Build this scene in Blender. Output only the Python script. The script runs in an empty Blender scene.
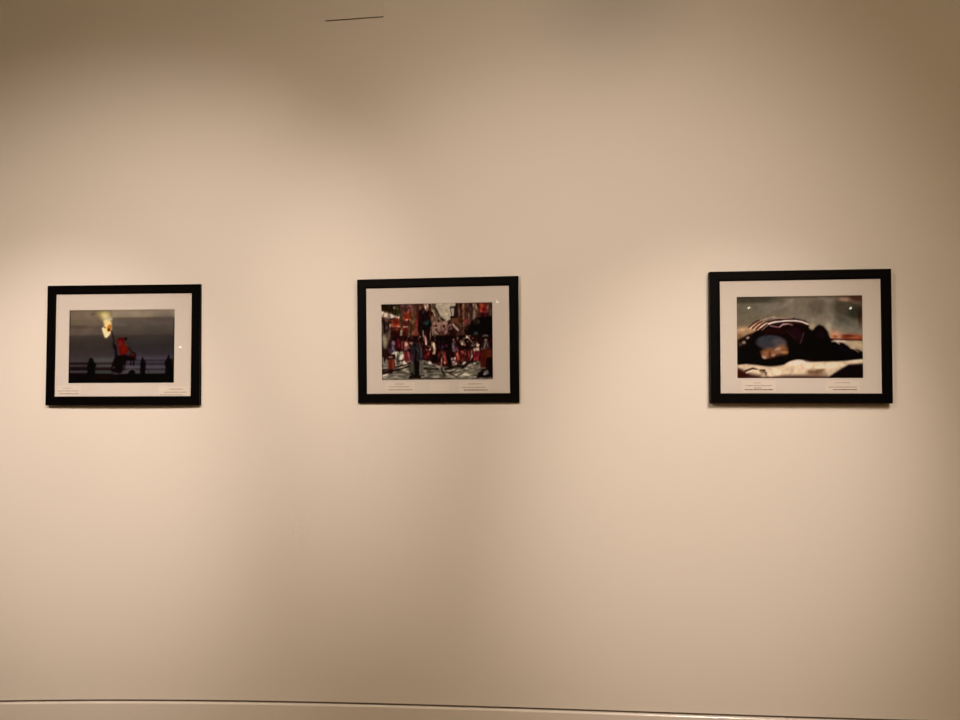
import bpy, bmesh, math, random
import numpy as np
from mathutils import Vector, Matrix

C = bpy.context.scene.collection
EYE = 1.447                      # camera height above the floor

# ---------------------------------------------------------------- camera
cd = bpy.data.cameras.new('camera'); cam = bpy.data.objects.new('camera', cd); C.objects.link(cam)
cd.sensor_width = 36; cd.lens = 36 * 720 / 960; cd.clip_start = .05
PITCH, ROLL = .0241, -.0213
fw = Vector((0, math.cos(PITCH), math.sin(PITCH))); rt0 = Vector((1, 0, 0)); up0 = rt0.cross(fw)
rt = math.cos(ROLL) * rt0 + math.sin(ROLL) * up0; up = -math.sin(ROLL) * rt0 + math.cos(ROLL) * up0
M = Matrix((rt, up, -fw)).transposed().to_4x4(); M.translation = (0, 0, EYE)
cam.matrix_world = M
sc = bpy.context.scene
sc.camera = cam
# ---------------------------------------------------------------- world, exposure
w = bpy.data.worlds.new('world'); sc.world = w; w.use_nodes = True
w.node_tree.nodes['Background'].inputs[0].default_value = (0.02, .016, .012, 1)
sc.view_settings.view_transform = 'Standard'; sc.view_settings.look = 'None'
sc.view_settings.exposure = 0.0; sc.view_settings.gamma = 1; sc.view_settings.use_curve_mapping = False

# near spotlights: position, aim (z above the eye), half angle, strength, all on the track in front of the wall
LAMP_COL = (1.0, .826, .705)
SPOT_K = 48.8
SPOTS = [((-1.898, 2.8 - 2.358, 1.695), (-1.737, 2.8, -.134), .287, 1.934),
         ((-.300, 2.8 - 3.201, 1.858), (-1.450, 2.8, .041), .398, 2.521),
         ((1.211, 2.8 - 2.328, 1.691), (-.140, 2.8, -.383), .816, 1.437),
         ((.874, 2.8 - 2.885, 1.698), (.918, 2.8, -.463), .279, 2.019),
         ((-2.001, 2.8 - 3.206, 1.696), (.326, 2.8, -.058), .349, 1.949)]
FILL_W = 52.0
FILL_COL = (1.0, .70, .36)
GLOBE_L, GLOBE_COL = 175.0, (1.0, .73, .43)
# far spotlights, whose lamps show as small glints in the picture glass
FAR_L = 11.0
FAR = [(-6.62, -7.0, 1.0), (-1.86, -7.0, 1.04), (2.29, -7.0, 1.056), (3.83, -7.0, .98)]

# ---------------------------------------------------------------- helpers
def srgb(c):
    return tuple(((v / 255 + .055) / 1.055) ** 2.4 if v > 10 else v / 255 / 12.92 for v in c)

def mat(name, col, rough=.6, noise=0, nscale=40, bump=0, bscale=300, metal=0, emit=None, strength=0, spec=.5):
    m = bpy.data.materials.new(name); m.use_nodes = True
    nt = m.node_tree; b = nt.nodes['Principled BSDF']
    b.inputs['Base Color'].default_value = (*col, 1); b.inputs['Roughness'].default_value = rough
    b.inputs['Metallic'].default_value = metal; b.inputs['Specular IOR Level'].default_value = spec
    tc = nt.nodes.new('ShaderNodeTexCoord')
    if noise:
        n = nt.nodes.new('ShaderNodeTexNoise'); n.inputs['Scale'].default_value = nscale; n.inputs['Detail'].default_value = 4
        mx = nt.nodes.new('ShaderNodeMix'); mx.data_type = 'RGBA'
        mx.inputs[6].default_value = (*[v * (1 - noise) for v in col], 1); mx.inputs[7].default_value = (*[min(1, v * (1 + noise)) for v in col], 1)
        nt.links.new(tc.outputs['Object'], n.inputs['Vector']); nt.links.new(n.outputs['Fac'], mx.inputs[0]); nt.links.new(mx.outputs[2], b.inputs['Base Color'])
    if bump:
        n = nt.nodes.new('ShaderNodeTexNoise'); n.inputs['Scale'].default_value = bscale; n.inputs['Detail'].default_value = 3
        bp = nt.nodes.new('ShaderNodeBump'); bp.inputs['Strength'].default_value = bump; bp.inputs['Distance'].default_value = .001
        nt.links.new(tc.outputs['Object'], n.inputs['Vector']); nt.links.new(n.outputs['Fac'], bp.inputs['Height']); nt.links.new(bp.outputs[0], b.inputs['Normal'])
    if emit:
        b.inputs['Emission Color'].default_value = (*emit, 1); b.inputs['Emission Strength'].default_value = strength
    return m

WALLC = (.80, .765, .715)
M_wall = mat('wall_paint', WALLC, .85, noise=.01, nscale=1.5, bump=.15, bscale=420, spec=.15)
M_skirt = mat('skirting_paint', (.80, .755, .715), .45, bump=.05)
M_lip = mat('gloss_edge_paint', (.93, .89, .85), .2, spec=1.0)  # paler than the skirting to imitate the highlight on its glossy top edge
M_gap = mat('shadow_gap', (.10, .075, .055), .9)
M_floor = mat('floor_boards', (.20, .125, .07), .35, noise=.25, nscale=6)
M_dark = mat('dark_wall_paint', (.045, .04, .036), .9, noise=.03, spec=.1)
M_ceil = mat('ceiling_paint', (.10, .085, .07), .9, noise=.03)
M_black = mat('black_satin_wood', (.0013, .0008, .0008), .5, bump=.08, bscale=160, spec=.05)
M_mat = mat('mount_board', (.745, .70, .68), .9, noise=.012, nscale=9, spec=.1)
M_bevel = mat('mount_core', (.86, .84, .80), .8)
M_card = mat('caption_card', (.80, .75, .715), .85, spec=.1)
M_ink = mat('caption_ink', (.28, .22, .18), .9, spec=.05)
M_inkl = mat('caption_ink_thin', (.52, .455, .40), .9, spec=.05)
M_metal = mat('lamp_housing', (.03, .03, .03), .4)
M_lens = mat('lamp_lens', (.8, .8, .8), .3, emit=LAMP_COL, strength=6)
M_globe = mat('frosted_globe', (.8, .8, .8), .4, emit=GLOBE_COL, strength=GLOBE_L)  # emission of the added fill globes
M_farlens = mat('lit_lamp_lens', (.8, .8, .8), .3, emit=(1, .9, .76), strength=FAR_L)

def glass_mat():
    m = bpy.data.materials.new('picture_glass'); m.use_nodes = True; nt = m.node_tree; nt.nodes.clear()
    o = nt.nodes.new('ShaderNodeOutputMaterial'); mx = nt.nodes.new('ShaderNodeMixShader')
    t = nt.nodes.new('ShaderNodeBsdfTransparent'); g = nt.nodes.new('ShaderNodeBsdfGlossy'); g.inputs['Roughness'].default_value = .0
    f = nt.nodes.new('ShaderNodeFresnel'); ge = nt.nodes.new('ShaderNodeNewGeometry'); mr = nt.nodes.new('ShaderNodeMapRange'); mr.inputs[3].default_value = 1.45; mr.inputs[4].default_value = 1 / 1.45
    nt.links.new(ge.outputs['Backfacing'], mr.inputs[0]); nt.links.new(mr.outputs[0], f.inputs['IOR'])
    t.inputs[0].default_value = (.985, .985, .98, 1)
    nt.links.new(f.outputs[0], mx.inputs[0]); nt.links.new(t.outputs[0], mx.inputs[1]); nt.links.new(g.outputs[0], mx.inputs[2]); nt.links.new(mx.outputs[0], o.inputs[0])
    return m
M_glass = glass_mat()

def obj(name, bm, m, parent=None, smooth=False):
    me = bpy.data.meshes.new(name); bmesh.ops.recalc_face_normals(bm, faces=bm.faces); bm.to_mesh(me); bm.free()
    for mm in (m if isinstance(m, (list, tuple)) else [m]): me.materials.append(mm)
    if smooth:
        for p in me.polygons: p.use_smooth = True
    o = bpy.data.objects.new(name, me); C.objects.link(o)
    if parent: o.parent = parent
    return o

def box(bm, x0, x1, y0, y1, z0, z1, mi=0):
    v = [bm.verts.new((x, y, z)) for z in (z0, z1) for y in (y0, y1) for x in (x0, x1)]
    for f in ((0, 1, 3, 2), (4, 6, 7, 5), (0, 4, 5, 1), (2, 3, 7, 6), (0, 2, 6, 4), (1, 5, 7, 3)):
        bm.faces.new([v[i] for i in f]).material_index = mi

def structure(name, bm, m, smooth=False):
    o = obj(name, bm, m, smooth=smooth); o['kind'] = 'structure'; return o

def thing(name, label, cat, group=None, mw=None):
    o = bpy.data.objects.new(name, None); C.objects.link(o); o.empty_display_size = .1
    if mw is not None: o.matrix_world = mw
    o['label'] = label; o['category'] = cat
    if group: o['group'] = group
    return o

# ---------------------------------------------------------------- the gently curved gallery wall
POLY = (2.8623, -.1142, -.0099, .0053)
def WY(x):
    if abs(x) > 3: e = math.copysign(3, x); return WY(e) + WS(e) * (x - e)
    return sum(c * x ** i for i, c in enumerate(POLY))
def WS(x):
    x = max(-3, min(3, x)); return sum(i * c * x ** (i - 1) for i, c in enumerate(POLY) if i)
def WN(x):                                        # unit normal into the room
    s = WS(x); v = Vector((s, -1, 0)); return v.normalized()
XL, XR, YF, CEIL = -8.0, 5.0, -8.0, EYE + 2.05
ZB = EYE - 1.2968                                  # height of the shadow line
def sweep(profile, xa=XL, xb=XR, n=200, mi=None):   # closed profile of (distance into the room, height) swept along the wall
    bm = bmesh.new(); rings = []
    for i in range(n + 1):
        x = xa + (xb - xa) * i / n; nn = WN(x)
        rings.append([bm.verts.new((x + nn.x * d, WY(x) + nn.y * d, z)) for d, z in profile])
    k = len(profile)
    for a, b in zip(rings, rings[1:]):
        for j in range(k):
            f = bm.faces.new((a[j], a[(j + 1) % k], b[(j + 1) % k], b[j]))
            if mi and j in mi: f.material_index = 1
    bm.faces.new(rings[0]); bm.faces.new(rings[-1][::-1])
    return bm
structure('wall_back', sweep([(0, ZB + .0045), (0, CEIL), (-.15, CEIL), (-.15, 0), (-.014, 0), (-.014, ZB + .0045)]), M_wall)
structure('trim_1', sweep([(-.0005, ZB + .0044), (-.0139, ZB + .0044), (-.0139, ZB - .0055), (-.0005, ZB - .0055)]), M_gap)  # dark fill whose colour stands in for the shade inside the gap
structure('baseboard_back', sweep([(.0118, ZB - .0080), (.0114, ZB - .0063), (.0100, ZB - .0045), (.0076, ZB - .0033), (.0035, ZB - .0028), (-.0005, ZB - .0026), (-.0138, ZB - .006), (-.0138, 0.001), (.0120, 0.001)], mi={0, 1, 2, 3, 4}), [M_skirt, M_lip])

def slab(name, x0, x1, y0, y1, z0, z1, m):
    bm = bmesh.new(); box(bm, x0, x1, y0, y1, z0, z1); return structure(name, bm, m)
slab('floor', XL - .2, XR + .2, YF - .2, 3.8, -.1, 0, M_floor)
slab('ceiling', XL - .2, XR + .2, YF - .2, 3.8, CEIL, CEIL + .1, M_ceil)
slab('wall_left', XL - .2, XL + .02, YF - .2, 3.7, 0, CEIL, M_dark)
slab('wall_right', XR - .02, XR + .2, YF - .2, 3.7, 0, CEIL, M_dark)
slab('wall_front', XL, XR, YF - .2, YF, 0, CEIL, M_dark)

# ---------------------------------------------------------------- access panel high on the wall
x0, x1 = -.6056, -.3629; xm = (x0 + x1) / 2; nn = WN(xm); ang = math.atan2(nn.x, -nn.y)
mw = Matrix.Translation((xm, WY(xm), EYE + 1.4787)) @ Matrix.Rotation(ang, 4, 'Z')
pan = thing('access_panel', 'flat wall-coloured access panel high above the middle picture, cut by the top of the photo', 'access panel', mw=mw)
bm = bmesh.new(); w_ = .2440 / 2
box(bm, -w_, w_, -.0055, .004, 0, .30)
bmesh.ops.bevel(bm, geom=[e for e in bm.edges if abs(e.verts[0].co.y + .0055) < 1e-5 and abs(e.verts[1].co.y + .0055) < 1e-5], offset=.0006, segments=1, affect='EDGES')
obj('panel_door', bm, M_wall, pan)
bm = bmesh.new(); box(bm, -w_ + .001, w_ - .0005, -.0040, .004, -.0019, -.0001); obj('panel_edge', bm, M_gap, pan)  # dark strip painted as the line of shade below the panel

# ---------------------------------------------------------------- printed photographs, drawn shape by shape
class Paint:
    def __init__(s, w, h, base):
        s.w, s.h = w, h; s.a = np.zeros((h, w, 3)) + np.array(base, float)
        s.yy, s.xx = np.mgrid[0:h, 0:w] * 2.0 + 1.0
        s.rng = np.random.default_rng(7)
    def put(s, m, c, al=1.0):
        m = m[..., None] * al; s.a = s.a * (1 - m) + np.array(c, float) * m
    def poly(s, c, pts, al=1.0, soft=0):
        m = np.zeros((s.h, s.w), bool); n = len(pts)
        for i in range(n):
            (xa, ya), (xb, yb) = pts[i], pts[(i + 1) % n]
            if ya == yb: continue
            cond = ((ya > s.yy) != (yb > s.yy)); xi = (xb - xa) * (s.yy - ya) / (yb - ya) + xa
            m ^= cond & (s.xx < xi)
        m = m.astype(float)
        if soft: m = s.blur(m, soft / 2)
        s.put(m, c, al)
    def ell(s, c, cx, cy, rx, ry, rot=0, al=1.0, soft=1.5):
        t = math.radians(rot); dx, dy = s.xx - cx, s.yy - cy
        u = (dx * math.cos(t) + dy * math.sin(t)) / rx; v = (-dx * math.sin(t) + dy * math.cos(t)) / ry
        d = np.sqrt(u * u + v * v); k = min(rx, ry) / max(soft, .5)
        s.put(np.clip((1 - d) * k + .5, 0, 1), c, al)
    def line(s, c, pts, wd, al=1.0):
        for (xa, ya), (xb, yb) in zip(pts, pts[1:]):
            L = (xb - xa) ** 2 + (yb - ya) ** 2 + 1e-6
            t = np.clip(((s.xx - xa) * (xb - xa) + (s.yy - ya) * (yb - ya)) / L, 0, 1)
            d = np.hypot(s.xx - xa - t * (xb - xa), s.yy - ya - t * (yb - ya))
            s.put(np.clip((wd / 2 - d) / 2 + .5, 0, 1), c, al)
    def rows(s, stops, x0=0, x1=9999, soft=30):       # vertical gradient between x0 and x1
        ys = [q[0] for q in stops]; g = np.stack([np.interp(s.yy, ys, [q[1][i] for q in stops]) for i in range(3)], -1)
        m = np.clip((s.xx - x0) / soft + .5, 0, 1) * np.clip((x1 - s.xx) / soft + .5, 0, 1)
        m = m[..., None]; s.a = s.a * (1 - m) + g * m
    def grain(s, x0, y0, x1, y1, sx, sy, amp, seed=1, soft=14):      # streaky contrast inside a box
        r = np.random.default_rng(seed); n = r.normal(size=(s.h, s.w))
        for ax, sg in ((1, sx), (0, sy)):
            k = np.exp(-.5 * (np.arange(-int(3 * sg) - 1, int(3 * sg) + 2) / sg) ** 2); k /= k.sum()
            n = np.apply_along_axis(lambda v: np.convolve(v, k, 'same'), ax, n)
        n /= n.std(); m = np.clip((s.xx - x0) / soft, 0, 1) * np.clip((x1 - s.xx) / soft, 0, 1) * np.clip((s.yy - y0) / soft, 0, 1) * np.clip((y1 - s.yy) / soft, 0, 1)
        s.a = np.clip(s.a * np.exp(amp * n * m)[..., None], 0, 255)
    @staticmethod
    def blur(a, sg):
        r = max(1, int(sg * 3)); k = np.exp(-.5 * (np.arange(-r, r + 1) / sg) ** 2); k /= k.sum()
        for ax in (0, 1):
            p = [(0, 0)] * a.ndim; p[ax] = (r, r); b = np.pad(a, p, mode='edge')
            a = sum(k[i] * np.take(b, range(i, i + a.shape[ax]), axis=ax) for i in range(2 * r + 1))
        return a
    def mottled(s, amp, sg):
        n = s.blur(s.rng.normal(size=(s.h, s.w)), sg); n /= n.std(); s.a = np.clip(s.a * (1 + amp * n[..., None]), 0, 255)

def paint_rider():      # dark sea, flame, leaping figure in red
    P = Paint(480, 344, (55, 46, 42)); K = (10, 4, 5)
    P.rows([(20, (112, 94, 74)), (55, (122, 102, 82)), (100, (118, 98, 80)), (150, (104, 88, 68)), (172, (82, 68, 55)), (195, (94, 78, 68)), (235, (92, 76, 66)), (250, (66, 56, 49)), (300, (56, 47, 42)), (360, (52, 45, 42)), (400, (56, 46, 46)), (450, (62, 52, 54)), (478, (70, 60, 62))])
    P.rows([(20, (140, 120, 98)), (60, (148, 130, 108)), (88, (140, 122, 100)), (98, (98, 82, 62)), (112, (96, 82, 72)), (150, (90, 78, 70)), (180, (82, 72, 62)), (238, (72, 62, 55)), (250, (58, 50, 45)), (330, (48, 43, 42)), (400, (50, 44, 47)), (430, (60, 53, 62)), (460, (58, 51, 62)), (480, (54, 48, 60))], x0=395, soft=20)
    P.ell((92, 92, 62), 90, 115, 60, 8, 0, .4, 8); P.ell((84, 66, 54), 110, 168, 90, 8, 4, .6, 6)
    P.ell((120, 98, 88), 240, 150, 70, 30, 10, .4, 25); P.ell((116, 92, 80), 200, 200, 60, 26, 0, .4, 20); P.ell((70, 70, 62), 290, 190, 30, 30, 0, .4, 15)
    P.ell((80, 70, 60), 232, 62, 22, 7, -20, .8, 6); P.ell((92, 80, 82), 860, 70, 60, 30, 0, .35, 25)
    P.poly((70, 58, 62), [(640, 100), (700, 94), (760, 84), (830, 80), (900, 74), (930, 90), (930, 130), (700, 122)], .25, 6)
    P.ell((110, 100, 88), 460, 150, 60, 18, 8, .4, 14); P.ell((88, 76, 68), 600, 165, 60, 12, 0, .5, 10); P.ell((104, 92, 84), 800, 150, 60, 10, 0, .25, 8)
    # sea
    P.rows([(462, (62, 54, 56)), (480, (48, 40, 42)), (486, (22, 14, 16)), (494, (28, 20, 22)), (502, (66, 56, 58)), (510, (58, 50, 52)), (518, (20, 14, 17)), (538, (18, 12, 16)), (548, (66, 58, 60)), (560, (70, 62, 64)), (570, (28, 20, 22)), (580, (12, 4, 5))], x0=20, x1=200, soft=10) if False else None
    seaL = [(468, (70, 58, 60)), (480, (28, 18, 20)), (492, (30, 20, 22)), (502, (72, 60, 62)), (512, (40, 32, 36)), (522, (22, 16, 20)), (540, (20, 14, 18)), (550, (66, 58, 62)), (560, (58, 50, 52)), (570, (24, 14, 18)), (586, (12, 4, 5))]
    seaR = [(426, (58, 50, 60)), (442, (72, 64, 74)), (452, (60, 52, 62)), (464, (44, 37, 44)), (474, (70, 62, 72)), (484, (44, 38, 46)), (500, (52, 46, 54)), (514, (82, 74, 84)), (526, (66, 58, 68)), (538, (42, 36, 42)), (550, (70, 66, 68)), (570, (66, 60, 60)), (582, (22, 14, 16)), (590, (11, 4, 5))]
    def sea(st, xa, xb):
        sub = P.a.copy(); P.rows(st, xa, xb, 8); k = (P.yy > st[0][0])[..., None] * 1.0; P.a = sub * (1 - k) + P.a * k
    sea(seaL, 0, 215); sea([(430, (62, 60, 58)), (458, (76, 72, 68)), (472, (70, 66, 62)), (486, (30, 22, 24)), (500, (70, 68, 62)), (512, (64, 60, 58)), (524, (32, 16, 20)), (540, (34, 22, 26)), (552, (60, 62, 58)), (566, (52, 54, 50)), (580, (24, 8, 10))], 215, 420)
    sea(seaR, 480, 2000)
    P.poly(K, [(0, 582), (150, 578), (300, 574), (420, 580), (560, 576), (960, 572), (960, 700), (0, 700)], 1, 3)
    P.ell((38, 8, 14), 340, 600, 90, 16, 2, .5, 12)
    # walkers
    P.poly(K, [(196, 590), (192, 500), (206, 462), (208, 440), (222, 434), (240, 444), (248, 470), (262, 484), (268, 500), (258, 520), (258, 590)], 1, 3)
    P.ell((70, 52, 50), 228, 428, 16, 8, 0, .4, 6)
    P.poly(K, [(642, 590), (646, 500), (650, 460), (664, 424), (672, 450), (688, 470), (690, 510), (684, 590)], 1, 3)
    P.poly(K, [(854, 590), (860, 520), (850, 484), (868, 450), (884, 404), (896, 440), (915, 460), (925, 430), (932, 470), (932, 590)], 1, 3)
    P.line((62, 46, 36), [(914, 430), (922, 520)], 8, .7)
    # flame
    P.poly((146, 130, 72), [(258, 60), (276, 42), (330, 34), (376, 36), (386, 60), (390, 92), (396, 110), (352, 130), (324, 126), (300, 92), (272, 76)], .95, 10)
    P.poly((208, 184, 124), [(292, 60), (324, 46), (366, 48), (380, 80), (372, 108), (330, 112), (306, 82)], 1, 14)
    P.poly((198, 184, 150), [(328, 106), (396, 90), (398, 112), (380, 130), (336, 136)], 1, 8)
    P.poly((232, 196, 124), [(322, 116), (370, 112), (394, 134), (396, 190), (388, 214), (352, 264), (340, 262), (322, 214), (312, 184), (332, 170)], 1, 5)
    P.poly((250, 206, 150), [(312, 180), (334, 176), (344, 226), (356, 244), (384, 206), (396, 196), (376, 246), (350, 268), (338, 260), (322, 220)], 1, 4)
    P.ell((196, 112, 26), 376, 176, 18, 24, 20, .9, 8); P.ell((120, 46, 6), 370, 198, 16, 14, 0, 1, 6); P.ell((240, 200, 120), 350, 202, 9, 16, 10, .9, 5)
    P.ell((132, 84, 20), 338, 178, 8, 6, 0, .9, 4)
    P.line((170, 120, 50), [(396, 190), (394, 236)], 5, .5)
    P.line((26, 14, 16), [(392, 206), (410, 262), (418, 300)], 9)
    # figure
    P.poly((16, 6, 8), [(408, 290), (420, 318), (440, 344), (448, 420), (470, 470), (458, 560), (400, 556), (398, 520), (420, 480), (428, 440), (426, 370), (410, 344)], 1, 4)
    P.poly((14, 4, 5), [(428, 430), (500, 400), (560, 430), (520, 470), (500, 500), (498, 548), (470, 574), (440, 560), (400, 550), (404, 490)], 1, 5)
    P.poly((112, 16, 12), [(438, 292), (462, 268), (500, 270), (510, 316), (536, 348), (546, 380), (520, 404), (478, 420), (458, 380), (452, 330)], 1, 5)
    P.ell((142, 34, 36), 472, 314, 22, 24, 20, .8, 10); P.ell((142, 26, 8), 500, 370, 22, 26, 0, .7, 10); P.ell((116, 44, 18), 514, 330, 12, 14, 0, .7, 8)
    P.ell((84, 10, 14), 478, 276, 30, 12, -5, .9, 6); P.ell((18, 8, 8), 516, 276, 14, 13, 0, 1, 5); P.ell((96, 8, 4), 492, 296, 18, 6, 15, .8, 5)
    P.line((26, 10, 10), [(544, 350), (566, 384), (600, 402)], 12, .9)
    P.ell((44, 12, 14), 578, 420, 32, 24, 0, 1, 5); P.ell((84, 44, 34), 574, 410, 20, 6, 0, .7, 5); P.ell((12, 4, 6), 560, 446, 50, 14, 0, 1, 6)
    P.line(K, [(566, 450), (562, 500)], 9); P.line(K, [(590, 448), (586, 500)], 12); P.line(K, [(520, 470), (506, 540)], 10, .7)
    P.poly(K, [(540, 590), (546, 558), (562, 544), (584, 540), (600, 556), (604, 590)], 1, 3)
    P.line((96, 88, 84), [(538, 552), (556, 536), (590, 534), (606, 548)], 6, .6)
    P.line((30, 26, 26), [(700, 530), (724, 566)], 8, .6); P.ell((72, 64, 60), 418, 520, 10, 12, 0, .6, 5)
    P.line((30, 22, 20), [(26, 30), (26, 660)], 26, .7); P.line((14, 8, 8), [(30, 250), (30, 660)], 14, .9); P.line((20, 12, 12), [(931, 120), (931, 660)], 9, .9)
    P.mottled(.025, 9)
    return P.blur(P.a, 1.6) * np.array((.97, .94, .90)), (32, 28, 932, 652)

def paint_street():     # crowd and red banners in a narrow street
    P = Paint(480, 340, (44, 22, 20)); K = (12, 5, 6)
    sky = (188, 173, 144)
    # left buildings
    P.poly((60, 46, 28), [(18, 28), (180, 28), (180, 140), (150, 130), (18, 84)], 1, 4); P.poly((34, 22, 8), [(18, 30), (125, 34), (128, 84), (90, 92), (18, 78)], 1, 5)
    P.poly((42, 40, 14), [(96, 84), (150, 66), (176, 90), (172, 132), (130, 120)], 1, 8); P.ell((150, 140, 120), 128, 58, 9, 11, 0, 1, 5); P.ell((96, 90, 56), 168, 120, 14, 14, 0, .8, 6)
    P.poly((204, 176, 150), [(18, 84), (80, 104), (170, 132), (176, 148), (120, 142), (94, 160), (18, 132)], 1, 4)
    P.poly((96, 60, 46), [(18, 134), (90, 150), (96, 176), (60, 172), (18, 152)], 1, 4); P.poly((58, 38, 34), [(18, 156), (92, 178), (100, 340), (18, 420)], 1, 4)
    for x, c in ((28, (92, 74, 60)), (44, (30, 14, 12)), (58, (74, 52, 46)), (76, (34, 18, 16)), (90, (120, 92, 72))): P.line(c, [(x, 190), (x + 6, 330)], 10, .9)
    P.poly((168, 152, 116), [(26, 300), (50, 270), (70, 330), (56, 400), (36, 380)], 1, 8); P.poly((140, 116, 86), [(70, 250), (88, 240), (92, 320), (74, 330)], .9, 6)
    P.poly((104, 60, 50), [(175, 30), (320, 30), (320, 150), (180, 140)], 1, 4); P.line((120, 76, 68), [(180, 48), (310, 52)], 10, .5); P.line((60, 26, 22), [(176, 62), (250, 66)], 7, .6)
    P.poly((84, 54, 32), [(180, 140), (320, 80), (330, 300), (100, 300), (100, 240)], 1, 4)
    for x in (262, 284, 300): P.line((92, 64, 36), [(x, 130), (x - 4, 300)], 14, .8)
    P.line((110, 78, 40), [(250, 200), (250, 330)], 16, .7)
    # banners
    P.poly((176, 60, 30), [(102, 154), (172, 146), (176, 214), (104, 216)], 1, 4); P.ell((140, 24, 10), 140, 180, 22, 20, 0, .7, 10); P.poly((196, 96, 66), [(104, 208), (176, 206), (176, 218), (104, 222)], 1, 3)
    P.poly((98, 34, 26), [(98, 222), (176, 220), (172, 292), (100, 290)], 1, 4); P.poly((50, 14, 10), [(104, 250), (172, 246), (170, 296), (104, 296)], 1, 4); P.line((140, 62, 50), [(106, 236), (170, 234)], 5, .8)
    P.line((150, 130, 110), [(94, 190), (94, 270)], 5, .6); P.line((20, 8, 8), [(90, 150), (112, 152)], 10, .9)
    P.poly((186, 62, 30), [(206, 94), (264, 90), (270, 156), (206, 160)], 1, 4); P.ell((206, 100, 64), 232, 104, 22, 14, 0, .6, 8); P.ell((164, 26, 4), 238, 142, 24, 12, 0, .7, 6)
    P.poly((214, 128, 100), [(204, 156), (266, 154), (266, 164), (204, 166)], 1, 3); P.poly((130, 34, 32), [(206, 168), (250, 166), (240, 212), (208, 214)], 1, 4); P.line((210, 150, 128), [(208, 218), (238, 216)], 8, 1)
    P.poly((88, 24, 24), [(200, 224), (250, 222), (240, 296), (200, 290)], 1, 5); P.ell((180, 160, 130), 184, 270, 9, 22, 5, .8, 4)
    P.poly((132, 40, 30), [(316, 90), (336, 86), (336, 160), (300, 240), (284, 240), (312, 160)], 1, 5); P.poly((110, 24, 34), [(318, 150), (340, 150), (322, 226), (304, 240)], .9, 5)
    P.poly((166, 72, 48), [(286, 250), (336, 262), (342, 292), (286, 288)], 1, 5); P.poly((150, 62, 40), [(300, 200), (322, 196), (314, 270), (294, 270)], .8, 5)
    # middle facades
    P.poly((34, 14, 18), [(330, 60), (400, 60), (440, 110), (440, 290), (330, 290)], 1, 6); P.poly((92, 50, 34), [(328, 30), (376, 28), (370, 70), (330, 90)], 1, 4)
    P.poly((188, 158, 126), [(372, 28), (412, 28), (420, 60), (404, 96), (388, 82)], 1, 5); P.line((110, 60, 38), [(394, 30), (402, 76)], 6, .8); P.line((92, 28, 20), [(424, 28), (430, 130)], 14, 1); P.line((200, 168, 138), [(440, 28), (444, 90)], 13, 1)
    P.poly((112, 88, 66), [(448, 28), (474, 28), (486, 80), (520, 130), (512, 170), (470, 140), (446, 100)], 1, 4); P.line((40, 28, 22), [(466, 60), (500, 130)], 12, .8); P.line((194, 168, 130), [(452, 90), (470, 140), (505, 160)], 7, .8); P.line((60, 44, 34), [(470, 30), (464, 76)], 7, .7)
    P.poly((128, 96, 72), [(436, 130), (510, 160), (560, 180), (580, 220), (560, 290), (440, 290)], 1, 8)
    P.ell((14, 20, 20), 398, 200, 40, 40, 0, 1, 5); P.ell((40, 52, 48), 390, 186, 24, 18, -20, .7, 14); P.ell((16, 12, 10), 396, 236, 34, 12, 0, .9, 8)
    P.ell((54, 44, 50), 372, 104, 14, 20, 0, .8, 8)
    P.grain(18, 28, 600, 290, 2.6, 5, .24, 8)
    # sky gap and lamp
    P.poly(sky, [(474, 26), (642, 26), (642, 60), (625, 130), (600, 160), (575, 172), (540, 158), (518, 140), (496, 100), (478, 60)], 1, 3); P.ell((206, 190, 160), 566, 176, 14, 16, 0, .9, 6)
    P.poly((70, 62, 52), [(588, 66), (600, 54), (634, 54), (640, 66), (630, 74), (596, 74)], 1, 3); P.poly((178, 164, 146), [(598, 76), (632, 76), (626, 116), (606, 116)], 1, 3); P.line((52, 42, 40), [(594, 72), (606, 120), (600, 150)], 6, .9); P.line((30, 18, 20), [(636, 60), (630, 150)], 16, .9); P.ell((32, 16, 20), 608, 146, 16, 12, 0, 1, 4)
    # right facades
    P.poly((74, 44, 34), [(640, 22), (940, 16), (940, 300), (640, 300)], 1, 3)
    for x, w0, c in ((648, 12, (34, 16, 14)), (664, 12, (110, 66, 44)), (684, 12, (58, 26, 12)), (704, 16, (146, 92, 56)), (726, 10, (84, 56, 48)), (744, 10, (104, 74, 62)), (764, 12, (60, 34, 28)), (786, 20, (122, 100, 80)), (806, 10, (92, 76, 60)), (822, 14, (50, 20, 14))):
        P.line(c, [(x, 24), (x + 2, 160)], w0, .9)
    P.line((96, 56, 66), [(660, 100), (668, 160)], 9, .6); P.line((150, 84, 68), [(694, 110), (716, 180)], 9, .6)
    P.poly((116, 66, 38), [(600, 158), (650, 150), (720, 160), (720, 220), (680, 214), (640, 196), (590, 190)], 1, 5); P.ell((60, 26, 12), 690, 180, 14, 16, 0, .9, 5); P.ell((176, 122, 90), 706, 192, 10, 12, 0, .7, 5)
    P.poly((124, 48, 50), [(710, 160), (760, 162), (740, 200), (704, 216)], 1, 5); P.line((150, 96, 84), [(680, 220), (724, 212)], 6, .8)
    P.poly((152, 46, 32), [(836, 28), (900, 24), (906, 90), (870, 112), (836, 96)], 1, 4); P.ell((188, 66, 34), 856, 50, 24, 14, -10, .8, 8); P.ell((128, 14, 10), 862, 82, 18, 11, 0, .9, 6); P.line((146, 50, 56), [(836, 104), (900, 108)], 10, 1)
    P.poly((72, 14, 22), [(842, 112), (906, 112), (904, 146), (840, 148)], 1, 4); P.line((74, 62, 50), [(918, 26), (920, 130)], 24, .9); P.line((110, 52, 34), [(824, 60), (820, 150)], 14, .8)
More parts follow.
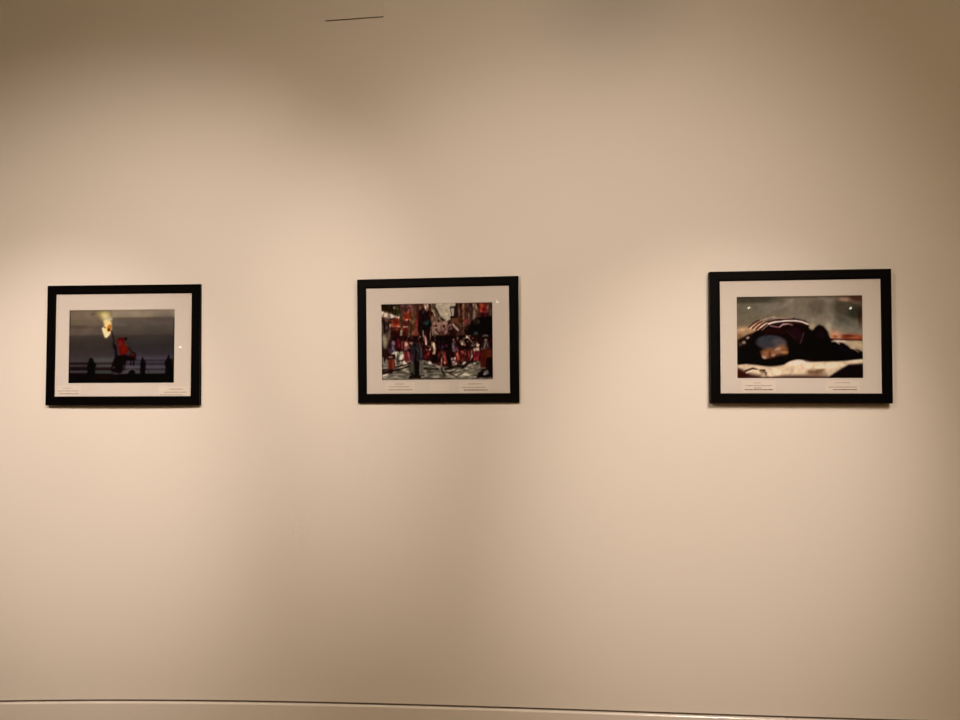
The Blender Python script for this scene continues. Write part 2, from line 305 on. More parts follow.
    P.poly((10, 8, 6), [(838, 150), (940, 140), (940, 300), (720, 290), (712, 256), (760, 190), (800, 160)], 1, 5); P.ell((54, 44, 36), 808, 184, 28, 24, 0, .7, 12); P.poly((64, 40, 36), [(720, 230), (752, 200), (742, 250), (720, 280)], .8, 7); P.poly((58, 70, 78), [(786, 268), (828, 262), (824, 290), (786, 292)], .9, 5)
    P.poly((196, 158, 132), [(606, 190), (622, 198), (668, 252), (656, 260), (616, 218)], 1, 3); P.line((50, 22, 20), [(600, 210), (640, 270)], 14, .8)
    P.grain(640, 28, 940, 290, 2.4, 6, .26, 9)
    # street
    street = (132, 124, 104)
    P.poly(street, [(18, 560), (60, 470), (130, 410), (200, 420), (400, 500), (560, 560), (820, 500), (940, 560), (940, 655), (18, 655)], 1, 3)
    P.poly((154, 150, 122), [(130, 422), (192, 420), (206, 480), (140, 500)], 1, 4); P.ell((116, 128, 100), 172, 446, 14, 12, 0, .6, 8); P.poly((170, 156, 130), [(132, 510), (262, 486), (262, 516), (150, 536)], 1, 4)
    P.poly((158, 146, 128), [(20, 600), (110, 588), (60, 640), (20, 640)], 1, 6); P.line((196, 178, 138), [(100, 636), (156, 592), (210, 570)], 8, .8); P.poly((146, 138, 116), [(130, 600), (250, 560), (252, 640), (100, 640)], .9, 6)
    for pts, w0 in (([(24, 600), (90, 582), (160, 566), (250, 542)], 13), ([(140, 500), (200, 490), (262, 482)], 6), ([(140, 544), (210, 528), (262, 512)], 9), ([(260, 628), (330, 622)], 26), ([(240, 640), (480, 640), (600, 644)], 6)):
        P.line((34, 20, 12), pts, w0, .95)
    P.poly((40, 20, 24), [(20, 560), (90, 556), (110, 570), (60, 590), (20, 610)], 1, 4); P.line((116, 90, 86), [(40, 582), (84, 566)], 9, .7); P.line((176, 150, 140), [(28, 470), (34, 530), (54, 540)], 14, .7)
    r = np.random.default_rng(3)
    for i in range(46):       # broken light on the paving
        x = r.uniform(370, 900); y = r.uniform(500, 640); L = r.uniform(18, 50); dy = r.uniform(-16, 16)
        P.line([(34, 26, 18), (170, 160, 136), (96, 88, 66), (150, 142, 118)][i % 4], [(x, y), (x + L, y + dy * .6)], r.uniform(4, 8), .75)
    for pts, w0 in (([(370, 560), (420, 566), (490, 560)], 12), ([(516, 556), (534, 604), (548, 612)], 13), ([(548, 570), (620, 548), (690, 540)], 16), ([(580, 600), (640, 626), (700, 596)], 8), ([(650, 568), (580, 600)], 6), ([(690, 556), (750, 510), (800, 500)], 20), ([(380, 520), (430, 540)], 8)):
        P.line((26, 18, 12), pts, w0, .95)
    P.poly((172, 164, 138), [(372, 520), (420, 500), (452, 536), (400, 552)], .9, 6); P.poly((178, 172, 148), [(640, 576), (700, 574), (700, 600), (660, 604)], .8, 6); P.poly((140, 134, 110), [(720, 580), (800, 560), (820, 580), (800, 640), (700, 620)], .8, 8)
    P.line((196, 176, 152), [(720, 562), (768, 520), (800, 520)], 9, .9); P.line((180, 156, 140), [(682, 534), (712, 512)], 12, .9)
    # crowd, back row
    P.poly((40, 12, 16), [(90, 294), (440, 290), (440, 480), (262, 480), (200, 400), (90, 410)], 1, 6)
    P.poly((26, 6, 12), [(440, 292), (610, 292), (600, 540), (440, 520)], 1, 4); P.poly((30, 9, 10), [(590, 296), (940, 292), (940, 500), (600, 500)], 1, 5)
    P.poly((78, 14, 20), [(130, 330), (190, 320), (196, 410), (140, 416)], 1, 6); P.poly((64, 14, 14), [(360, 400), (440, 380), (440, 480), (360, 490)], 1, 6)
    for i in range(150):
        x = r.uniform(200, 900); y = r.uniform(296, 420)
        if 470 < x < 600: continue
        c = [(176, 140, 116), (120, 48, 40), (30, 10, 12), (150, 100, 84), (88, 28, 26), (20, 8, 10), (134, 116, 96)][i % 7]
        P.ell(c, x, y, r.uniform(3, 8), r.uniform(6, 13), r.uniform(-35, 35), .75, 3)
    for i in range(26):
        P.ell([(150, 104, 92), (96, 44, 44), (34, 12, 16)][i % 3], r.uniform(446, 600), r.uniform(170, 292), r.uniform(7, 13), r.uniform(10, 18), r.uniform(-40, 40), .8, 5)
    for x, y in ((500, 244), (556, 264), (520, 200), (470, 190), (560, 190)): P.ell((178, 134, 118), x, y, 14, 16, 0, .75, 8)
    P.poly((66, 24, 20), [(484, 420), (580, 410), (570, 530), (500, 520)], 1, 6); P.ell((118, 50, 40), 524, 450, 34, 22, 0, .8, 12); P.line((140, 84, 74), [(520, 470), (518, 536)], 10, .8); P.poly((50, 28, 46), [(486, 330), (540, 330), (560, 400), (490, 410)], .7, 12)
    P.poly((180, 150, 112), [(446, 360), (462, 340), (470, 400), (462, 450), (448, 440)], 1, 5); P.line((212, 190, 158), [(368, 250), (372, 330)], 8, .8); P.line((196, 150, 118), [(430, 256), (426, 330)], 8, .8); P.line((214, 192, 170), [(452, 236), (448, 290)], 7, .6)
    P.line((150, 98, 82), [(380, 290), (392, 360), (420, 382)], 14, .8); P.line((40, 12, 12), [(404, 270), (402, 330)], 10, .9)
    P.poly((20, 8, 10), [(574, 300), (606, 300), (604, 470), (576, 540)], 1, 4)
    P.poly((104, 76, 92), [(606, 350), (640, 340), (648, 400), (632, 430), (604, 420)], 1, 6); P.poly((146, 48, 34), [(630, 440), (690, 414), (702, 470), (680, 510), (640, 500)], 1, 5); P.ell((188, 66, 52), 688, 440, 14, 24, 10, .9, 6)
    P.poly((214, 166, 148), [(596, 474), (636, 470), (636, 500), (648, 530), (612, 542), (602, 510)], 1, 3); P.line((50, 24, 18), [(600, 500), (634, 498)], 6, .9)
    P.poly((68, 22, 20), [(700, 420), (770, 400), (770, 490), (710, 500)], 1, 6); P.poly((120, 26, 34), [(776, 430), (836, 420), (834, 500), (780, 500)], .9, 6); P.poly((132, 110, 92), [(782, 400), (830, 392), (834, 420), (784, 424)], .9, 5); P.line((184, 156, 140), [(768, 420), (770, 470), (752, 500)], 7, .8)
    P.line((176, 156, 126), [(706, 320), (740, 310), (772, 352)], 9, .8); P.ell((150, 126, 98), 692, 350, 18, 24, -20, .8, 8); P.ell((148, 122, 100), 808, 372, 26, 12, 0, .7, 6)
    P.grain(90, 290, 940, 540, 2.2, 5.5, .45, 5); P.grain(18, 500, 940, 650, 9, 2.6, .28, 6); 
    # man on the right
    P.ell((104, 92, 88), 882, 302, 24, 14, 0, 1, 4); P.ell((18, 10, 12), 884, 316, 20, 12, 0, 1, 4); P.ell((150, 120, 100), 884, 334, 13, 12, 0, .9, 5)
    P.poly((62, 42, 44), [(858, 346), (908, 344), (930, 420), (850, 420)], 1, 5); P.line((176, 136, 128), [(882, 350), (868, 410)], 8, .9); P.line((150, 120, 108), [(890, 350), (900, 390)], 6, .8)
    P.poly((86, 24, 14), [(846, 410), (936, 400), (936, 520), (870, 560), (838, 550)], 1, 4); P.line((132, 20, 22), [(848, 420), (846, 556)], 12, .8); P.poly((116, 48, 24), [(888, 420), (930, 410), (930, 470), (890, 480)], .7, 8)
    P.poly((20, 8, 12), [(890, 480), (938, 470), (938, 620), (880, 560)], 1, 4); P.poly((14, 8, 10), [(800, 640), (822, 600), (862, 566), (940, 560), (936, 636)], 1, 4); P.poly((132, 126, 138), [(862, 590), (896, 572), (908, 604), (876, 618)], 1, 4); P.ell((182, 172, 180), 872, 608, 12, 8, -25, .9, 4)
    # woman on the left with red bag
    P.ell((150, 120, 136), 118, 350, 14, 22, 0, .9, 6); P.poly((74, 54, 74), [(76, 390), (98, 366), (134, 366), (136, 420), (80, 436)], 1, 5); P.line((160, 138, 150), [(112, 380), (128, 430)], 9, .7); P.ell((26, 12, 18), 92, 384, 10, 14, 0, .8, 5)
    P.poly((42, 14, 10), [(58, 440), (132, 440), (138, 482), (64, 490)], 1, 4); P.ell((150, 108, 90), 94, 464, 20, 9, 0, .9, 5); P.poly((142, 34, 14), [(72, 490), (130, 484), (136, 550), (74, 572)], 1, 4); P.line((196, 88, 56), [(112, 500), (116, 552)], 14, .8); P.poly((44, 14, 12), [(74, 566), (116, 556), (110, 600), (80, 604)], 1, 4)
    P.poly((176, 100, 84), [(206, 340), (236, 330), (246, 380), (232, 410), (206, 408)], 1, 6); P.ell((226, 168, 146), 226, 360, 12, 16, 0, .9, 5); P.line((30, 8, 10), [(204, 340), (208, 400)], 5, .8); P.line((196, 110, 84), [(190, 340), (192, 396)], 7, .8)
    P.poly((150, 34, 32), [(204, 424), (250, 420), (256, 500), (222, 512), (208, 480)], 1, 5); P.ell((206, 100, 104), 246, 450, 9, 34, -10, .8, 6); P.ell((150, 92, 100), 246, 500, 14, 12, 0, .7, 6)
    # man in grey, foreground
    P.ell((176, 126, 104), 270, 352, 14, 13, 0, .8, 5); P.ell((30, 18, 22), 306, 330, 18, 20, 0, .9, 6)
    P.poly((44, 36, 42), [(262, 372), (300, 344), (350, 366), (372, 470), (352, 520), (290, 520), (262, 480)], 1, 4); P.line((120, 104, 104), [(336, 350), (352, 400), (350, 470)], 7, .7); P.line((14, 8, 10), [(298, 360), (310, 420), (300, 500)], 14, .8); P.line((96, 84, 90), [(306, 390), (330, 420)], 12, .5); P.poly((96, 40, 64), [(262, 440), (286, 440), (284, 510), (268, 506)], .7, 6)
    P.poly((70, 68, 54), [(252, 520), (300, 510), (296, 612), (258, 616), (248, 570)], 1, 4); P.poly((14, 10, 8), [(290, 500), (338, 500), (334, 620), (296, 620)], 1, 4); P.poly((112, 106, 92), [(334, 490), (362, 500), (376, 610), (340, 616)], 1, 4); P.line((22, 14, 10), [(268, 600), (300, 626), (340, 630)], 16, .9); P.line((34, 28, 22), [(340, 620), (376, 618)], 9, .9); P.line((130, 124, 110), [(272, 530), (270, 590)], 8, .6)
    P.mottled(.05, 3)
    P.put(np.clip((P.yy - 490) / 30, 0, 1) * .16, (60, 48, 38))
    a = P.blur(P.a, 1.2); g = a.mean(-1, keepdims=True); a = g + (a - g) * .84
    return 255 * (np.clip(a, 0, 255) / 255) ** 1.10 * np.array((.92, .86, .82)), (20, 30, 940, 652)

def paint_lying():      # bundled figure lying on pale cloth before smoke and fire
    P = Paint(480, 321, (110, 98, 78)); K = (12, 5, 6)
    P.rows([(20, (64, 56, 42)), (60, (72, 64, 48)), (74, (104, 94, 76)), (140, (106, 94, 74)), (200, (112, 98, 76)), (250, (130, 110, 86)), (330, (150, 124, 96))])
    P.rows([(20, (96, 84, 62)), (40, (124, 108, 88)), (120, (120, 106, 88)), (220, (132, 118, 96)), (330, (140, 122, 100))], x0=330, x1=3000, soft=180)
    P.ell((134, 120, 104), 260, 110, 70, 40, -25, .5, 50); P.ell((144, 130, 112), 400, 70, 60, 18, -35, .6, 16); P.ell((88, 76, 60), 610, 100, 60, 60, 20, .6, 50); P.ell((140, 124, 112), 660, 40, 50, 12, 25, .6, 14); P.ell((146, 132, 112), 720, 160, 30, 90, 0, .6, 30)
    P.ell((92, 78, 56), 500, 26, 150, 9, 0, .7, 8); P.ell((70, 60, 46), 830, 110, 110, 70, 0, .8, 50); P.ell((46, 50, 36), 885, 150, 44, 50, 0, .9, 40); P.ell((50, 20, 14), 925, 170, 18, 70, 0, .8, 20); P.poly((66, 30, 20), [(640, 22), (942, 16), (942, 70), (880, 60), (840, 30)], .8, 8)
    P.ell((176, 128, 104), 812, 50, 40, 14, 6, .95, 16); P.ell((120, 84, 70), 880, 66, 30, 12, 20, .6, 12); P.ell((96, 92, 78), 820, 220, 80, 40, 10, .7, 30); P.ell((124, 116, 98), 850, 270, 80, 34, 0, .6, 30); P.ell((72, 64, 50), 790, 190, 50, 20, 20, .5, 20)
    P.ell((66, 50, 36), 40, 250, 40, 60, 0, .2, 30); P.ell((176, 150, 110), 570, 250, 30, 30, 0, .7, 20); P.ell((186, 168, 136), 690, 250, 24, 40, 0, .6, 24)
    # fire and pale ground
    P.poly((206, 140, 100), [(696, 280), (760, 280), (800, 300), (800, 336), (700, 336)], .9, 14); P.poly((176, 64, 34), [(790, 306), (850, 300), (942, 312), (942, 342), (790, 340)], 1, 8); P.ell((214, 110, 60), 890, 322, 46, 12, 0, .8, 10); P.ell((84, 34, 26), 840, 312, 40, 7, 6, .7, 8); P.ell((196, 84, 40), 742, 318, 18, 12, 0, .7, 8)
    P.line((74, 18, 8), [(700, 334), (800, 340), (942, 344)], 9, 1)
    P.poly((188, 160, 124), [(700, 344), (942, 350), (942, 440), (840, 420), (760, 360)], 1, 4); P.ell((224, 196, 176), 760, 352, 60, 9, 4, .7, 8)
    # straw/debris left
    P.poly((168, 128, 90), [(14, 246), (60, 236), (110, 240), (200, 200), (240, 230), (150, 300), (80, 330), (14, 320)], 1, 6); P.ell((200, 160, 110), 50, 262, 30, 10, -10, .8, 8); P.poly((120, 84, 50), [(14, 290), (60, 300), (40, 340), (14, 340)], .8, 6); P.ell((220, 190, 150), 130, 240, 26, 7, -25, .8, 6)
    P.poly((28, 14, 12), [(14, 340), (90, 300), (180, 270), (180, 500), (14, 520)], 1, 5); P.ell((150, 128, 106), 66, 356, 14, 12, 0, .9, 6); P.ell((190, 172, 150), 96, 322, 12, 8, -20, .9, 5); P.line((90, 74, 50), [(120, 350), (150, 300)], 5, .7); P.ell((96, 76, 56), 40, 370, 14, 14, 0, .6, 8)
    # dark body
    P.poly(K, [(14, 400), (80, 380), (160, 270), (230, 225), (330, 190), (440, 182), (520, 200), (548, 222), (552, 258), (578, 272), (600, 246), (626, 230), (660, 244), (688, 280), (704, 330), (760, 362), (800, 360), (830, 380), (852, 406), (900, 410), (942, 430), (942, 480), (820, 500), (660, 500), (520, 500), (460, 486), (380, 520), (260, 532), (160, 524), (14, 514)], 1, 4)
    P.poly((44, 10, 14), [(200, 256), (340, 252), (400, 300), (300, 290), (180, 296)], .8, 14); P.poly((38, 16, 22), [(370, 240), (470, 240), (520, 290), (480, 360), (430, 330)], .8, 20); P.line((84, 66, 72), [(512, 290), (486, 366)], 8, .7); P.line((60, 34, 38), [(380, 270), (450, 330)], 10, .5); P.ell((30, 18, 24), 640, 300, 40, 36, 0, .6, 30)
    P.line((214, 190, 168), [(716, 352), (750, 354), (772, 372)], 7, .9); P.line((180, 156, 128), [(740, 352), (800, 362), (832, 384)], 5, .8); P.line((196, 168, 130), [(852, 400), (880, 410), (912, 432)], 6, .8); P.line((160, 136, 104), [(884, 392), (930, 412)], 5, .7); P.ell((24, 22, 44), 800, 412, 40, 12, 20, .5, 14)
    # scarf bands
    for i, (x, y) in enumerate(((96, 250), (122, 256), (150, 262), (184, 262))):
        P.line((66, 22, 16), [(x + 8, y - 4), (x + 50, y - 38), (x + 84, y - 56)], 10, .95); P.line((222, 176, 136), [(x + 20, y + 6), (x + 60, y - 30), (x + 100, y - 52)], 7, .95)
    P.line((190, 152, 132), [(200, 196), (250, 180), (300, 168)], 8, .7); P.ell((190, 160, 130), 232, 186, 12, 9, 0, .5, 8); P.line((212, 180, 140), [(286, 178), (320, 180), (430, 184)], 5, .8)
    P.line((54, 18, 16), [(244, 206), (320, 190), (440, 188), (540, 216)], 9, 1); P.line((236, 206, 192), [(250, 220), (300, 208), (380, 200), (450, 200), (500, 208), (544, 226)], 11, 1)
    P.line((74, 30, 26), [(256, 230), (330, 222), (450, 216), (536, 236)], 7, .9); P.line((180, 120, 116), [(250, 234), (300, 242), (334, 246), (356, 230), (400, 222), (430, 232)], 8, .9); P.line((226, 190, 172), [(336, 240), (360, 224), (392, 222)], 6, .9); P.line((232, 200, 176), [(190, 250), (240, 214)], 9, .9)
    P.line(K, [(254, 236), (180, 300), (150, 380)], 16, .9)
    # head
    P.ell((54, 50, 54), 268, 356, 112, 52, 0, 1, 14); P.ell((46, 51, 58), 240, 336, 66, 30, 0, .7, 20); P.ell((88, 74, 76), 330, 360, 54, 30, 10, .6, 20)
    P.poly((150, 94, 56), [(188, 420), (240, 402), (290, 404), (330, 380), (374, 372), (400, 420), (396, 446), (340, 444), (288, 458), (230, 480), (204, 470)], 1, 12); P.ell((188, 140, 110), 320, 410, 24, 16, -20, .8, 10); P.ell((196, 130, 70), 370, 430, 26, 9, 0, .8, 8); P.ell((196, 150, 126), 214, 466, 22, 12, 20, .8, 8); P.ell((112, 48, 24), 258, 440, 12, 22, 0, .7, 8); P.ell((180, 140, 120), 286, 450, 14, 12, 0, .7, 8); P.line((84, 44, 26), [(300, 426), (350, 410), (390, 414)], 6, .7)
    P.line(K, [(150, 400), (200, 490), (300, 492), (410, 456), (416, 400)], 26, .9)
    # pale cloth below
    P.poly((204, 174, 140), [(14, 522), (80, 514), (150, 520), (220, 532), (300, 536), (366, 520), (380, 508), (420, 490), (460, 482), (500, 484), (530, 502), (640, 498), (760, 496), (820, 492), (942, 480), (942, 516), (840, 520), (780, 545), (700, 600), (690, 620), (14, 620)], 1, 3)
    P.ell((226, 196, 178), 470, 505, 70, 16, -4, .8, 14); P.ell((226, 200, 158), 640, 530, 120, 18, 0, .7, 16); P.ell((232, 206, 160), 740, 520, 40, 16, -10, .6, 12); P.ell((226, 196, 160), 890, 496, 60, 10, -4, .8, 8)
    P.poly((52, 20, 16), [(14, 560), (60, 566), (120, 590), (190, 600), (260, 606), (380, 600), (520, 600), (690, 604), (690, 620), (14, 620)], 1, 9); P.poly((50, 18, 14), [(14, 540), (50, 556), (80, 586), (120, 604), (14, 620)], 1, 8); P.line((40, 18, 12), [(74, 566), (130, 546), (180, 562), (220, 560)], 12, .9); P.line((228, 192, 152), [(84, 578), (130, 560), (176, 562)], 12, .9); P.line((84, 54, 30), [(190, 560), (230, 580), (226, 604)], 13, .8); P.ell((200, 170, 140), 212, 604, 20, 8, 0, .8, 6); P.ell((150, 118, 80), 196, 574, 16, 9, 30, .8, 6)
    P.poly((224, 190, 156), [(250, 560), (350, 556), (340, 590), (270, 614), (246, 606)], .9, 8); P.poly((110, 68, 42), [(520, 590), (560, 562), (640, 566), (680, 590), (600, 606)], .8, 14); P.ell((104, 66, 34), 560, 574, 22, 12, 0, .6, 10); P.ell((100, 64, 34), 620, 566, 40, 12, -14, .6, 10)
    P.poly((16, 6, 12), [(700, 606), (780, 556), (840, 522), (942, 514), (942, 620), (680, 620)], 1, 4); P.line((70, 52, 40), [(850, 526), (942, 522)], 6, .5)
    P.line((40, 22, 16), [(14, 612), (942, 614)], 10, .6)
    P.mottled(.03, 4)
    return P.blur(P.a, 1.5) * np.array((1.0, .975, .94)), (15, 22, 942, 618)

# light arriving at each picture, as seen on the wall beside it, turns seen tones into print ink
def ink_mesh(name, fn, wid, hei, white, z, cx, cy):
    a, (x0, y0, x1, y1) = fn()
    g = a.mean(-1, keepdims=True); a = (g + (a - g) * .9)
    red = np.clip((a[..., :1] / (a[..., 1:2] + 8) - 1.35) / .8, 0, 1); a = a * (1 - .22 * red * np.clip((a[..., :1] - 60) / 60, 0, 1))
    a = a * (1 + .20 * np.clip((g - 125) / 90, 0, 1))
    nx, ny = 300, 200
    u = np.linspace(x0, x1, nx + 1) / 2 - .5; v = np.linspace(y1, y0, ny + 1) / 2 - .5
    U, V = np.meshgrid(u, v); U = np.clip(U, 0, a.shape[1] - 1.001); V = np.clip(V, 0, a.shape[0] - 1.001)
    iu, iv = U.astype(int), V.astype(int); fu, fv = (U - iu)[..., None], (V - iv)[..., None]
    s = a[iv, iu] * (1 - fu) * (1 - fv) + a[iv, iu + 1] * fu * (1 - fv) + a[iv + 1, iu] * (1 - fu) * fv + a[iv + 1, iu + 1] * fu * fv
    lin = ((np.clip(s, 0, 255) / 255 + .055) / 1.055) ** 2.4
    ref = np.array(srgb(white)) / np.array(WALLC)
    lin = np.clip((lin - .003) / ref / .93, .0006, .9)
    xs = np.linspace(-wid / 2, wid / 2, nx + 1) + cx; zs = np.linspace(-hei / 2, hei / 2, ny + 1) + cy
    X, Z = np.meshgrid(xs, zs)
    co = np.stack([X, np.full_like(X, z), Z], -1).reshape(-1, 3)
    idx = np.arange((nx + 1) * (ny + 1)).reshape(ny + 1, nx + 1)
    F = np.stack([idx[:-1, :-1], idx[:-1, 1:], idx[1:, 1:], idx[1:, :-1]], -1).reshape(-1, 4)
    me = bpy.data.meshes.new(name); nv, nf = len(co), len(F)
    me.vertices.add(nv); me.vertices.foreach_set('co', co.ravel())
    me.loops.add(nf * 4); me.loops.foreach_set('vertex_index', F.ravel().astype(np.int32))
    me.polygons.add(nf); me.polygons.foreach_set('loop_start', np.arange(0, nf * 4, 4, dtype=np.int32))
    me.update(calc_edges=True); me.validate()
    at = me.color_attributes.new('ink', 'FLOAT_COLOR', 'POINT')
    at.data.foreach_set('color', np.concatenate([lin.reshape(-1, 3), np.ones((nv, 1))], 1).ravel().astype(np.float32))
    me.materials.append(M_ink_print)
    return me

M_ink_print = mat('photo_paper', (1, 1, 1), .8, spec=.05)
_a = M_ink_print.node_tree.nodes.new('ShaderNodeVertexColor'); _a.layer_name = 'ink'
M_ink_print.node_tree.links.new(_a.outputs[0], M_ink_print.node_tree.nodes['Principled BSDF'].inputs['Base Color'])

# ---------------------------------------------------------------- framed pictures
FW, FH, MW, DEPTH = .65, .4975, .0327, .025
def ring(bm, prof, w, h):      # mitred moulding: prof = (inset from the outer edge, y)
    loops = []
    for ins, y in prof:
        a, b = w / 2 - ins, h / 2 - ins
        loops.append([bm.verts.new((x, y, z)) for x, z in ((-a, -b), (a, -b), (a, b), (-a, b))])
    n = len(prof)
    for j in range(n):
        A, B = loops[j], loops[(j + 1) % n]
        for i in range(4): bm.faces.new((A[i], A[(i + 1) % 4], B[(i + 1) % 4], B[i]))

def dashes(bm, lines, seed):
    r = random.Random(seed)
    for (xa, z, xb, th, mi) in lines:
        x = xa
        while x < xb - .001:
            L = min(r.uniform(.004, .016), xb - x); t = th * r.uniform(.8, 1.1)
            box(bm, x, x + L, -.0007, -.0003, z - t / 2, z + t / 2, mi); x += L + r.uniform(.0006, .0022)

def frame(x, z, rot, tilt, label, fn, white, pr, caps, DEPTH=.025, name='framed_photograph'):
    n = WN(x); yaw = math.atan2(n.x, -n.y)
    c = Vector((x, WY(x), EYE + z)) + n * DEPTH
    mw = Matrix.Translation(c) @ Matrix.Rotation(yaw, 4, 'Z') @ Matrix.Rotation(-rot, 4, 'Y') @ Matrix.Rotation(tilt, 4, 'X')
    t = thing(name, label, 'picture', 'framed photographs on the wall', mw)
    # local: x right, z up, y = 0 at the frame's front face, +y towards the wall
    bm = bmesh.new()
    ring(bm, [(.0012, 0), (0, .0012), (0, DEPTH + .0005), (.010, DEPTH + .0005), (.022, .012), (MW + .004, .012), (MW + .004, .0030), (MW, .0018), (MW, .0012), (MW - .0012, 0)], FW, FH)
    obj('moulding', bm, M_black, t)
    bm = bmesh.new(); box(bm, -FW / 2 + .02, FW / 2 - .02, (.0122), .0155, -FH / 2 + .02, FH / 2 - .02); obj('backing_board', bm, M_metal, t)
    # mount with a bevelled window
    (pl, pt, prr, pb) = pr; pcx, pcy, pw, ph = (pl + prr) / 2, (pt + pb) / 2, prr - pl, pt - pb
    bm = bmesh.new(); o1 = (-FW / 2 + .030, FW / 2 - .030, -FH / 2 + .030, FH / 2 - .030)
    def q(l, r_, b, t_, y): return [bm.verts.new(v) for v in ((l, y, b), (r_, y, b), (r_, y, t_), (l, y, t_))]
    A = q(*o1, .0052); B = q(pl - .0008, prr + .0008, pb - .0008, pt + .0008, .0052); D = q(pl, prr, pb, pt, .0065); Eb = q(*o1, .0118); Db = q(pl, prr, pb, pt, .0118)
    for P0, P1, mi in ((A, B, 0), (B, D, 1), (D, Db, 1), (A, Eb, 0), (Eb, Db, 0)):
        for i in range(4): bm.faces.new((P0[i], P0[(i + 1) % 4], P1[(i + 1) % 4], P1[i])).material_index = mi
    obj('mount_board', bm, [M_mat, M_bevel], t)
    me = ink_mesh('photo_print', fn, pw, ph, white, .0069, pcx, pcy)
    o = bpy.data.objects.new('photo_print', me); C.objects.link(o); o.parent = t
    for k, (l, r_, b, tt, lines) in enumerate(caps):
        bm = bmesh.new(); box(bm, l, r_, -.0003, 0, b, tt); dashes(bm, lines, k * 7 + int(abs(x) * 100))
        o = obj('caption_card', bm, [M_card, M_ink, M_inkl], t); o.location = (0, .0051, 0)
        if not lines: o['label'] = 'small blank card with no writing'
    bm = bmesh.new(); box(bm, -FW / 2 + .030, FW / 2 - .030, .0026, .0038, -FH / 2 + .030, FH / 2 - .030)
    obj('glass_pane', bm, M_glass, t)
    return t

T1, T2 = .0040, .0052
F1T, F2T = -.0155, .0150      # slight lean of the hung frames
frame(-1.4735, .1655, -.0168, F1T, 'black framed photograph of a leaping figure in red waving a flame by a dark sea',
      paint_rider, (222, 197, 170), (-.2320, .1456, .2160, -.1573),
      [(-.285, -.178, -.209, -.168, [(-.2541, -.1777, -.2198, T1 * .7, 2), (-.2737, -.1892, -.1867, T1, 2), (-.2684, -.2005, -.1854, T2, 2)]),
       (.152, .280, -.210, -.172, [(.1994, -.1835, .2546, T1, 2), (.1758, -.1961, .2707, T1, 2), (.159, -.2064, .256, T1 * .8, 2)])], .022)
frame(-.1670, .1515, -.0135, F2T, 'black framed photograph of a crowded street hung with red banners',
      paint_street, (196, 172, 146), (-.2271, .1470, .2213, -.1576),
      [(-.211, -.092, -.206, -.166, [(-.173, -.1736, -.1371, T1, 2), (-.1985, -.1846, -.1144, T1, 2), (-.2026, -.1966, -.1019, T2, 2)]),
       (-.032, .0458, -.2028, -.1701, []),
       (.084, .208, -.209, -.164, [(.1219, -.1751, .1777, T1, 2), (.0978, -.1892, .1935, T1, 2), (.1057, -.1992, .2014, T1, 1)])], .019)
frame(1.2010, .1268, -.0200, .0, 'black framed photograph of a dark bundled figure lying before smoke and fire',
      paint_lying, (222, 197, 168), (-.2262, .1516, .2245, -.1553),
      [(-.211, -.088, -.206, -.164, [(-.1674, -.1729, -.1397, T1 * .8, 2), (-.1982, -.1831, -.1024, T1, 2), (-.1676, -.1922, -.1384, T1, 2), (-.2009, -.1983, -.0974, T1, 1)]),
       (.090, .212, -.206, -.164, [(.1267, -.1722, .1779, T1 * .8, 2), (.103, -.1887, .2018, T1, 2), (.1161, -.198, .2024, T1, 1)])], .033)

# ---------------------------------------------------------------- lamps
def cyl(bm, r0, r1, z0, z1, seg=20, cap=True, mi=0):
    a = [bm.verts.new((r0 * math.cos(2 * math.pi * i / seg), r0 * math.sin(2 * math.pi * i / seg), z0)) for i in range(seg)]
    b = [bm.verts.new((r1 * math.cos(2 * math.pi * i / seg), r1 * math.sin(2 * math.pi * i / seg), z1)) for i in range(seg)]
    for i in range(seg): bm.faces.new((a[i], a[(i + 1) % seg], b[(i + 1) % seg], b[i])).material_index = mi
    if cap: bm.faces.new(a[::-1]).material_index = mi; bm.faces.new(b).material_index = mi

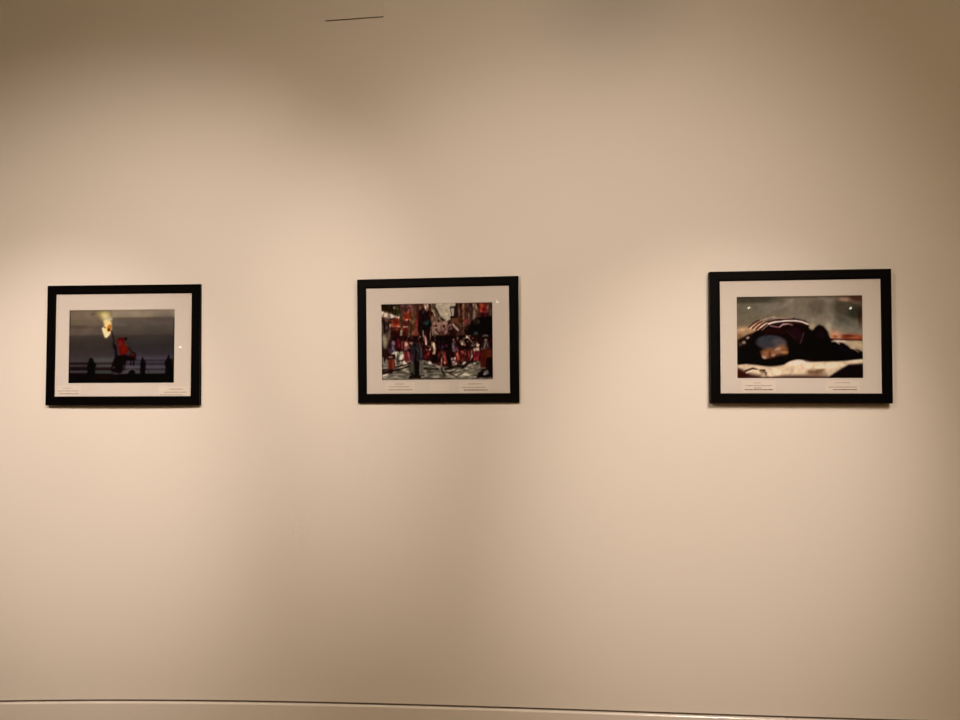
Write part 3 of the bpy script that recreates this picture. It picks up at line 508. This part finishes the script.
def spotlight(pos, aim, label, group, lens, drop, lr=.034):
    t = thing('spotlight', label, 'spotlight', group, Matrix.Translation(pos))
    d = (Vector(aim) - Vector(pos)).normalized(); R = d.to_track_quat('-Z', 'Y').to_matrix().to_4x4()
    bm = bmesh.new(); cyl(bm, .040, .044, .012, .13, cap=False); cyl(bm, .036, .040, .012, .12, cap=False); cyl(bm, .03, .02, .13, .16)
    h = obj('lamp_head', bm, M_metal, t); h.matrix_local = R
    bm = bmesh.new(); cyl(bm, lr, lr, .022, .026, 24) if lr > .03 else cyl(bm, lr, lr, -.002, .01, 24); l = obj('lens', bm, lens, t); l.matrix_local = R
    bm = bmesh.new(); cyl(bm, .008, .008, .05, drop); obj('stem', bm, M_metal, t)
    return t
for i, (p, a, h, I) in enumerate(SPOTS):
    pos = Vector((p[0], p[1], p[2] + EYE)); aim = Vector((a[0], a[1], a[2] + EYE))
    t = spotlight(pos, aim, ['black ceiling spotlight directly in front of the leftmost picture', 'black ceiling spotlight near the middle aimed at the leftmost picture', 'black ceiling spotlight washing the middle picture from the right', 'black ceiling spotlight near the middle aimed at the rightmost picture', 'black ceiling spotlight above left aimed at the middle picture'][i], 'ceiling spotlights', M_lens, CEIL - pos.z)
    ld = bpy.data.lights.new('spot', 'SPOT'); ld.energy = SPOT_K * I * I; ld.color = LAMP_COL; ld.spot_size = 2 * h; ld.spot_blend = 1.0; ld.shadow_soft_size = .018
    lo = bpy.data.objects.new('spot_lamp', ld); C.objects.link(lo); lo.parent = t
    lo.matrix_local = (aim - pos).normalized().to_track_quat('-Z', 'Y').to_matrix().to_4x4()
for i, (x, y) in enumerate(((-1.6, -3.2), (1.4, -3.2), (0, -6.0))):  # unseen fill discs, added to raise the ambient light on the wall
    t = thing('ceiling_light', ['round flush ceiling light behind and left of the viewer', 'round flush ceiling light behind and right of the viewer', 'round flush ceiling light farthest behind the viewer'][i], 'ceiling light', 'flush ceiling lights', Matrix.Translation((x, y, CEIL)))
    bm = bmesh.new(); cyl(bm, .12, .125, -.03, -.001, 28); obj('rim', bm, M_metal, t)
    ld = bpy.data.lights.new('disc', 'AREA'); ld.shape = 'DISK'; ld.size = .2; ld.energy = FILL_W; ld.color = FILL_COL
    lo = bpy.data.objects.new('disc_lamp', ld); C.objects.link(lo); lo.parent = t; lo.location = (0, 0, -.035)
for i, x in enumerate((-1.7, 1.5)):  # unseen glowing globes, added to brighten the upper part of the wall
    t = thing('globe_light', ['frosted globe ceiling light above and left of the viewer', 'frosted globe ceiling light above and right of the viewer'][i], 'ceiling light', 'globe ceiling lights', Matrix.Translation((x, -.5, CEIL)))
    bm = bmesh.new(); cyl(bm, .06, .06, -.02, -.001, 24); cyl(bm, .008, .008, -.12, -.02); obj('stem', bm, M_metal, t)
    bm = bmesh.new(); bmesh.ops.create_uvsphere(bm, u_segments=24, v_segments=16, radius=.09, matrix=Matrix.Translation((0, 0, -.21)))
    g = obj('globe', bm, M_globe, t, True)
for i, p in enumerate(FAR):
    pos = Vector((p[0], p[1], p[2] + EYE))
    spotlight(pos, Vector((0, 2.0, EYE)), 'lit spotlight on a long stem across the room, ' + ['far left', 'near the middle', 'right of the middle', 'far right'][i], 'spotlights across the room', M_farlens, CEIL - pos.z, .021)
